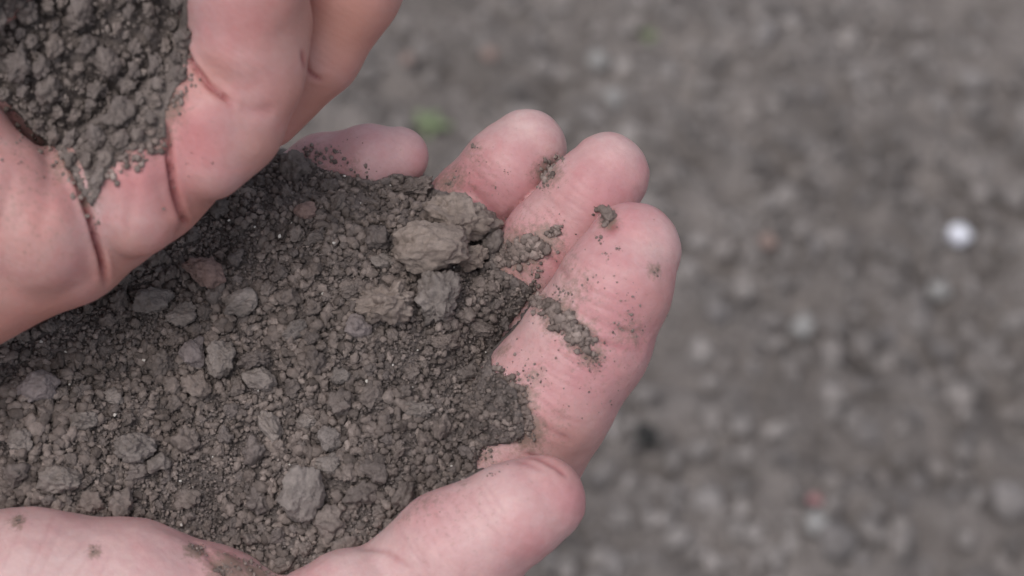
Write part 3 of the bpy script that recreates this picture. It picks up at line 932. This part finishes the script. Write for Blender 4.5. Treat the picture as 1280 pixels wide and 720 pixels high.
# ------------------------------------------------------------------ the ground
def axis_coords(lo, hi, fine):
    a = list(np.arange(lo, hi, fine))
    s, x = fine, a[-1]
    while x < 120:
        s *= 1.35; x += s; a.append(x)
    s, x = fine, a[0]; b = []
    while x > -120:
        s *= 1.35; x -= s; b.append(x)
    return np.array(b[::-1] + a)
gx = axis_coords(-0.30, 0.30, 0.0022)
gy = axis_coords(0.26, 0.90, 0.0022)
X, Y = np.meshgrid(gx, gy, indexing='ij')
def ground_h(X, Y):
    q = np.stack([X, Y, 0 * X], -1)
    near = np.exp(-((X / 1.2) ** 2 + ((Y - .5) / 1.2) ** 2))
    h = 0.012 * fbm(q * 11, 3) + 0.011 * fbm(q * 62 + 7, 3) + 0.003 * np.abs(vnoise(q * 160 + 3))
    return h * (0.35 + 0.65 * near) - 0.003
Zg = ground_h(X, Y)
V = np.stack([X, Y, Zg], -1).reshape(-1, 3)
n, m = X.shape
I = np.arange(n * m).reshape(n, m)
f = np.stack([I[:-1, :-1].ravel(), I[1:, :-1].ravel(), I[1:, 1:].ravel(), I[:-1, 1:].ravel()], 1)
g = link('ground', make_mesh('ground', V, f), GROUND)
tag(g, 'bare grey tilled earth stretching away under the hands', kind='structure')

r4 = np.random.default_rng(5)
def clod_field(n, rmin, rmax, power, x0=-.27, x1=.27, y0=.30, y1=.82):
    x = r4.uniform(x0, x1, n); y = r4.uniform(y0, y1, n)
    R = rmin + (rmax - rmin) * r4.uniform(0, 1, n) ** power
    z = ground_h(x, y)
    return np.stack([x, y, z + 0.45 * R], -1), R
c, q = clod_field(9000, 0.0010, 0.0055, 2.6)
kp = r4.uniform(0, 1, len(q)) < 0.5 + 0.9 * np.clip(0.5 + 1.3 * fbm(c * np.array([11, 11, 0]) + 2, 2) + 0.8 * (0.52 - c[:, 1]), 0, 1)
c, q = c[kp], q[kp]
o = joined('ground_crumbs', c, q, GROUND_CLOD, r4, world=True)
tag(o, 'loose crumbs and small clods strewn all over the bare ground', 'soil crumbs', kind='stuff')
GMED = []
for i in range(14):
    v, f = crumb_shape(3, 1500 + i, 0.28, 0.35, 6)
    me = make_mesh('ground_clod_shape', v, f); me.materials.append(GROUND_CLOD); GMED.append(me)
taken = []
cnt = tries = 0
while cnt < 260 and tries < 20000:
    tries += 1
    px, py = r4.uniform(330, 1275), r4.uniform(5, 715)
    if px < 560 and py > 150: continue
    if px < 850 and py > 160 and px < 880 - 0.0 * py and py < 570: continue
    if px < 660 and py > 560: continue
    R = 0.0028 + 0.0042 * r4.uniform() ** 2.2
    w = ground_at(px, py)
    if r4.uniform() > 0.5 + np.clip(0.45 + 1.5 * float(fbm(np.array([[w[0] * 11 + 2, w[1] * 11 + 2, 2.0]]), 2)[0]) + 0.8 * (0.52 - w[1]), 0, 1): continue
    R = R if w[1] < 0.55 else R * 0.75
    if any((w[0] - a) ** 2 + (w[1] - b) ** 2 < (0.8 * (R + s)) ** 2 for a, b, s in taken): continue
    taken.append((w[0], w[1], R))
    w[2] = float(ground_h(np.array([w[0]]), np.array([w[1]]))[0]) + 0.42 * R
    o = placed('ground_clod', GMED[cnt % 14], None, 0, r4, wpos=w, wr=R * 1.1, squash=tuple(r4.uniform(0.55, 1.25, 3)))
    tag(o, 'grey clod of earth lying on the bare ground beyond the fingers', 'clod', 'grey clods scattered over the bare ground')
    cnt += 1

WHITE = plain_mat('white_stone', (0.62, 0.62, 0.70), (0.8, 0.8, 0.86), 0.45)
PALE = plain_mat('pale_stone', (0.25, 0.24, 0.232), (0.30, 0.288, 0.28), 0.8)
PINK = plain_mat('pink_chip', (0.34, 0.16, 0.165), (0.42, 0.21, 0.21), 0.7)
RUST = plain_mat('reddish_chip', (0.27, 0.19, 0.165), (0.32, 0.23, 0.20), 0.8)
HOLE_DARK = plain_mat('dark_hole', (0.012, 0.012, 0.012), (0.03, 0.028, 0.026), 0.9)  # near-black colour paints the shade inside a hole in the ground
LEAF = plain_mat('leaf_green', (0.15, 0.19, 0.10), (0.23, 0.27, 0.15), 0.5)
BITS = [
    ('pebble', 1197, 305, 16, WHITE, 'bright white pebble on the ground at the right', 'pebble'),
    ('pebble', 1016, 682, 15, PALE, 'pale grey pebble just below the pink chip at bottom right', 'pebble'),
    ('stone_chip', 1014, 650, 9, PINK, 'small pink chip on the ground at bottom right', 'chip'),
    ('stone_chip', 957, 327, 12, RUST, 'small rust coloured chip right of the index fingertip', 'chip'),
    ('stone_chip', 612, 71, 12, RUST, 'rust coloured chip at the top above the ring finger', 'chip'),
    ('stone_chip', 510, 76, 11, RUST, 'rust coloured chip at the top beside the upper hand', 'chip'),
    ('pebble', 1000, 425, 17, PALE, 'pale pebble in the middle of the bare ground', 'pebble'),
    ('pebble', 747, 75, 15, PALE, 'pale pebble high above the middle fingertip', 'pebble'),
    ('pebble', 765, 143, 14, PALE, 'pale pebble just above the middle fingertip', 'pebble'),
    ('pebble', 806, 560, 17, HOLE_DARK, 'nearly black lump standing for a dark hole right of the thumb tip', 'pebble'),
    ('pebble', 1175, 355, 15, PALE, 'pale pebble below left of the white one', 'pebble'),
]
for name, px, py, rp, mat, label, cat in BITS:
    w = ground_at(px, py)
    R = rp * GROUND_D / 100 / FPX
    w[2] = float(ground_h(np.array([w[0]]), np.array([w[1]]))[0]) + 0.004 + 0.5 * R
    v, f = crumb_shape(4, int(px), 0.10, 0.2, 7, 0.8)
    o = link(name, make_mesh(name, v * R, f), mat)
    o.location = w
    o.rotation_euler = (0.2, 0.1, px)
    tag(o, label, cat)

def sprout(px, py, size, label, seed, nleaf=6):
    r = np.random.default_rng(seed)
    w = ground_at(px, py)
    w[2] = float(ground_h(np.array([w[0]]), np.array([w[1]]))[0])
    e = bpy.data.objects.new('seedling', None)
    scene.collection.objects.link(e)
    e.location = w
    tag(e, label, 'seedling')
    # stem: thin tapered tube
    k, rings = 6, 5
    V, F = [], []
    for i in range(rings):
        t = i / (rings - 1)
        for j in range(k):
            a = 2 * math.pi * j / k
            rr = size * 0.06 * (1 - 0.5 * t)
            V.append((math.cos(a) * rr + 0.1 * size * t * t, math.sin(a) * rr, size * 0.8 * t))
    for i in range(rings - 1):
        for j in range(k):
            F.append((i * k + j, i * k + (j + 1) % k, (i + 1) * k + (j + 1) % k, (i + 1) * k + j))
    link('stem', make_mesh('stem', V, F), LEAF, e)
    for q in range(nleaf):
        a = 2.4 * q + r.uniform(-.3, .3)
        L_ = size * r.uniform(0.7, 1.1)
        V, F = [], []
        for i in range(9):
            t = i / 8
            wd = L_ * 0.24 * math.sin(math.pi * min(1, t * 0.97 + 0.02)) ** 0.8
            zc = size * (0.35 + 0.07 * q) + L_ * (0.5 * t - 0.45 * t * t)
            for s_, dz in ((-1, .03), (0, -.01), (1, .03)):
                V.append((L_ * t, s_ * wd, zc + dz * L_ * abs(s_)))
            for s_, dz in ((1, .0), (0, -.04), (-1, .0)):
                V.append((L_ * t, s_ * wd, zc + dz * L_ - 0.02 * L_))
        for i in range(8):
            for j in range(6):
                F.append((i * 6 + j, i * 6 + (j + 1) % 6, (i + 1) * 6 + (j + 1) % 6, (i + 1) * 6 + j))
        lf = link('leaf', make_mesh('leaf', V, F), LEAF, e)
        lf.location = (0.05 * size, 0, 0)
        lf.rotation_euler = (0, 0, a)
sprout(535, 152, 0.008, 'small green seedling on the ground between the little and ring fingertips', 1)
sprout(808, 46, 0.005, 'tiny yellow green seedling on the ground at the top of the view', 2, 4)
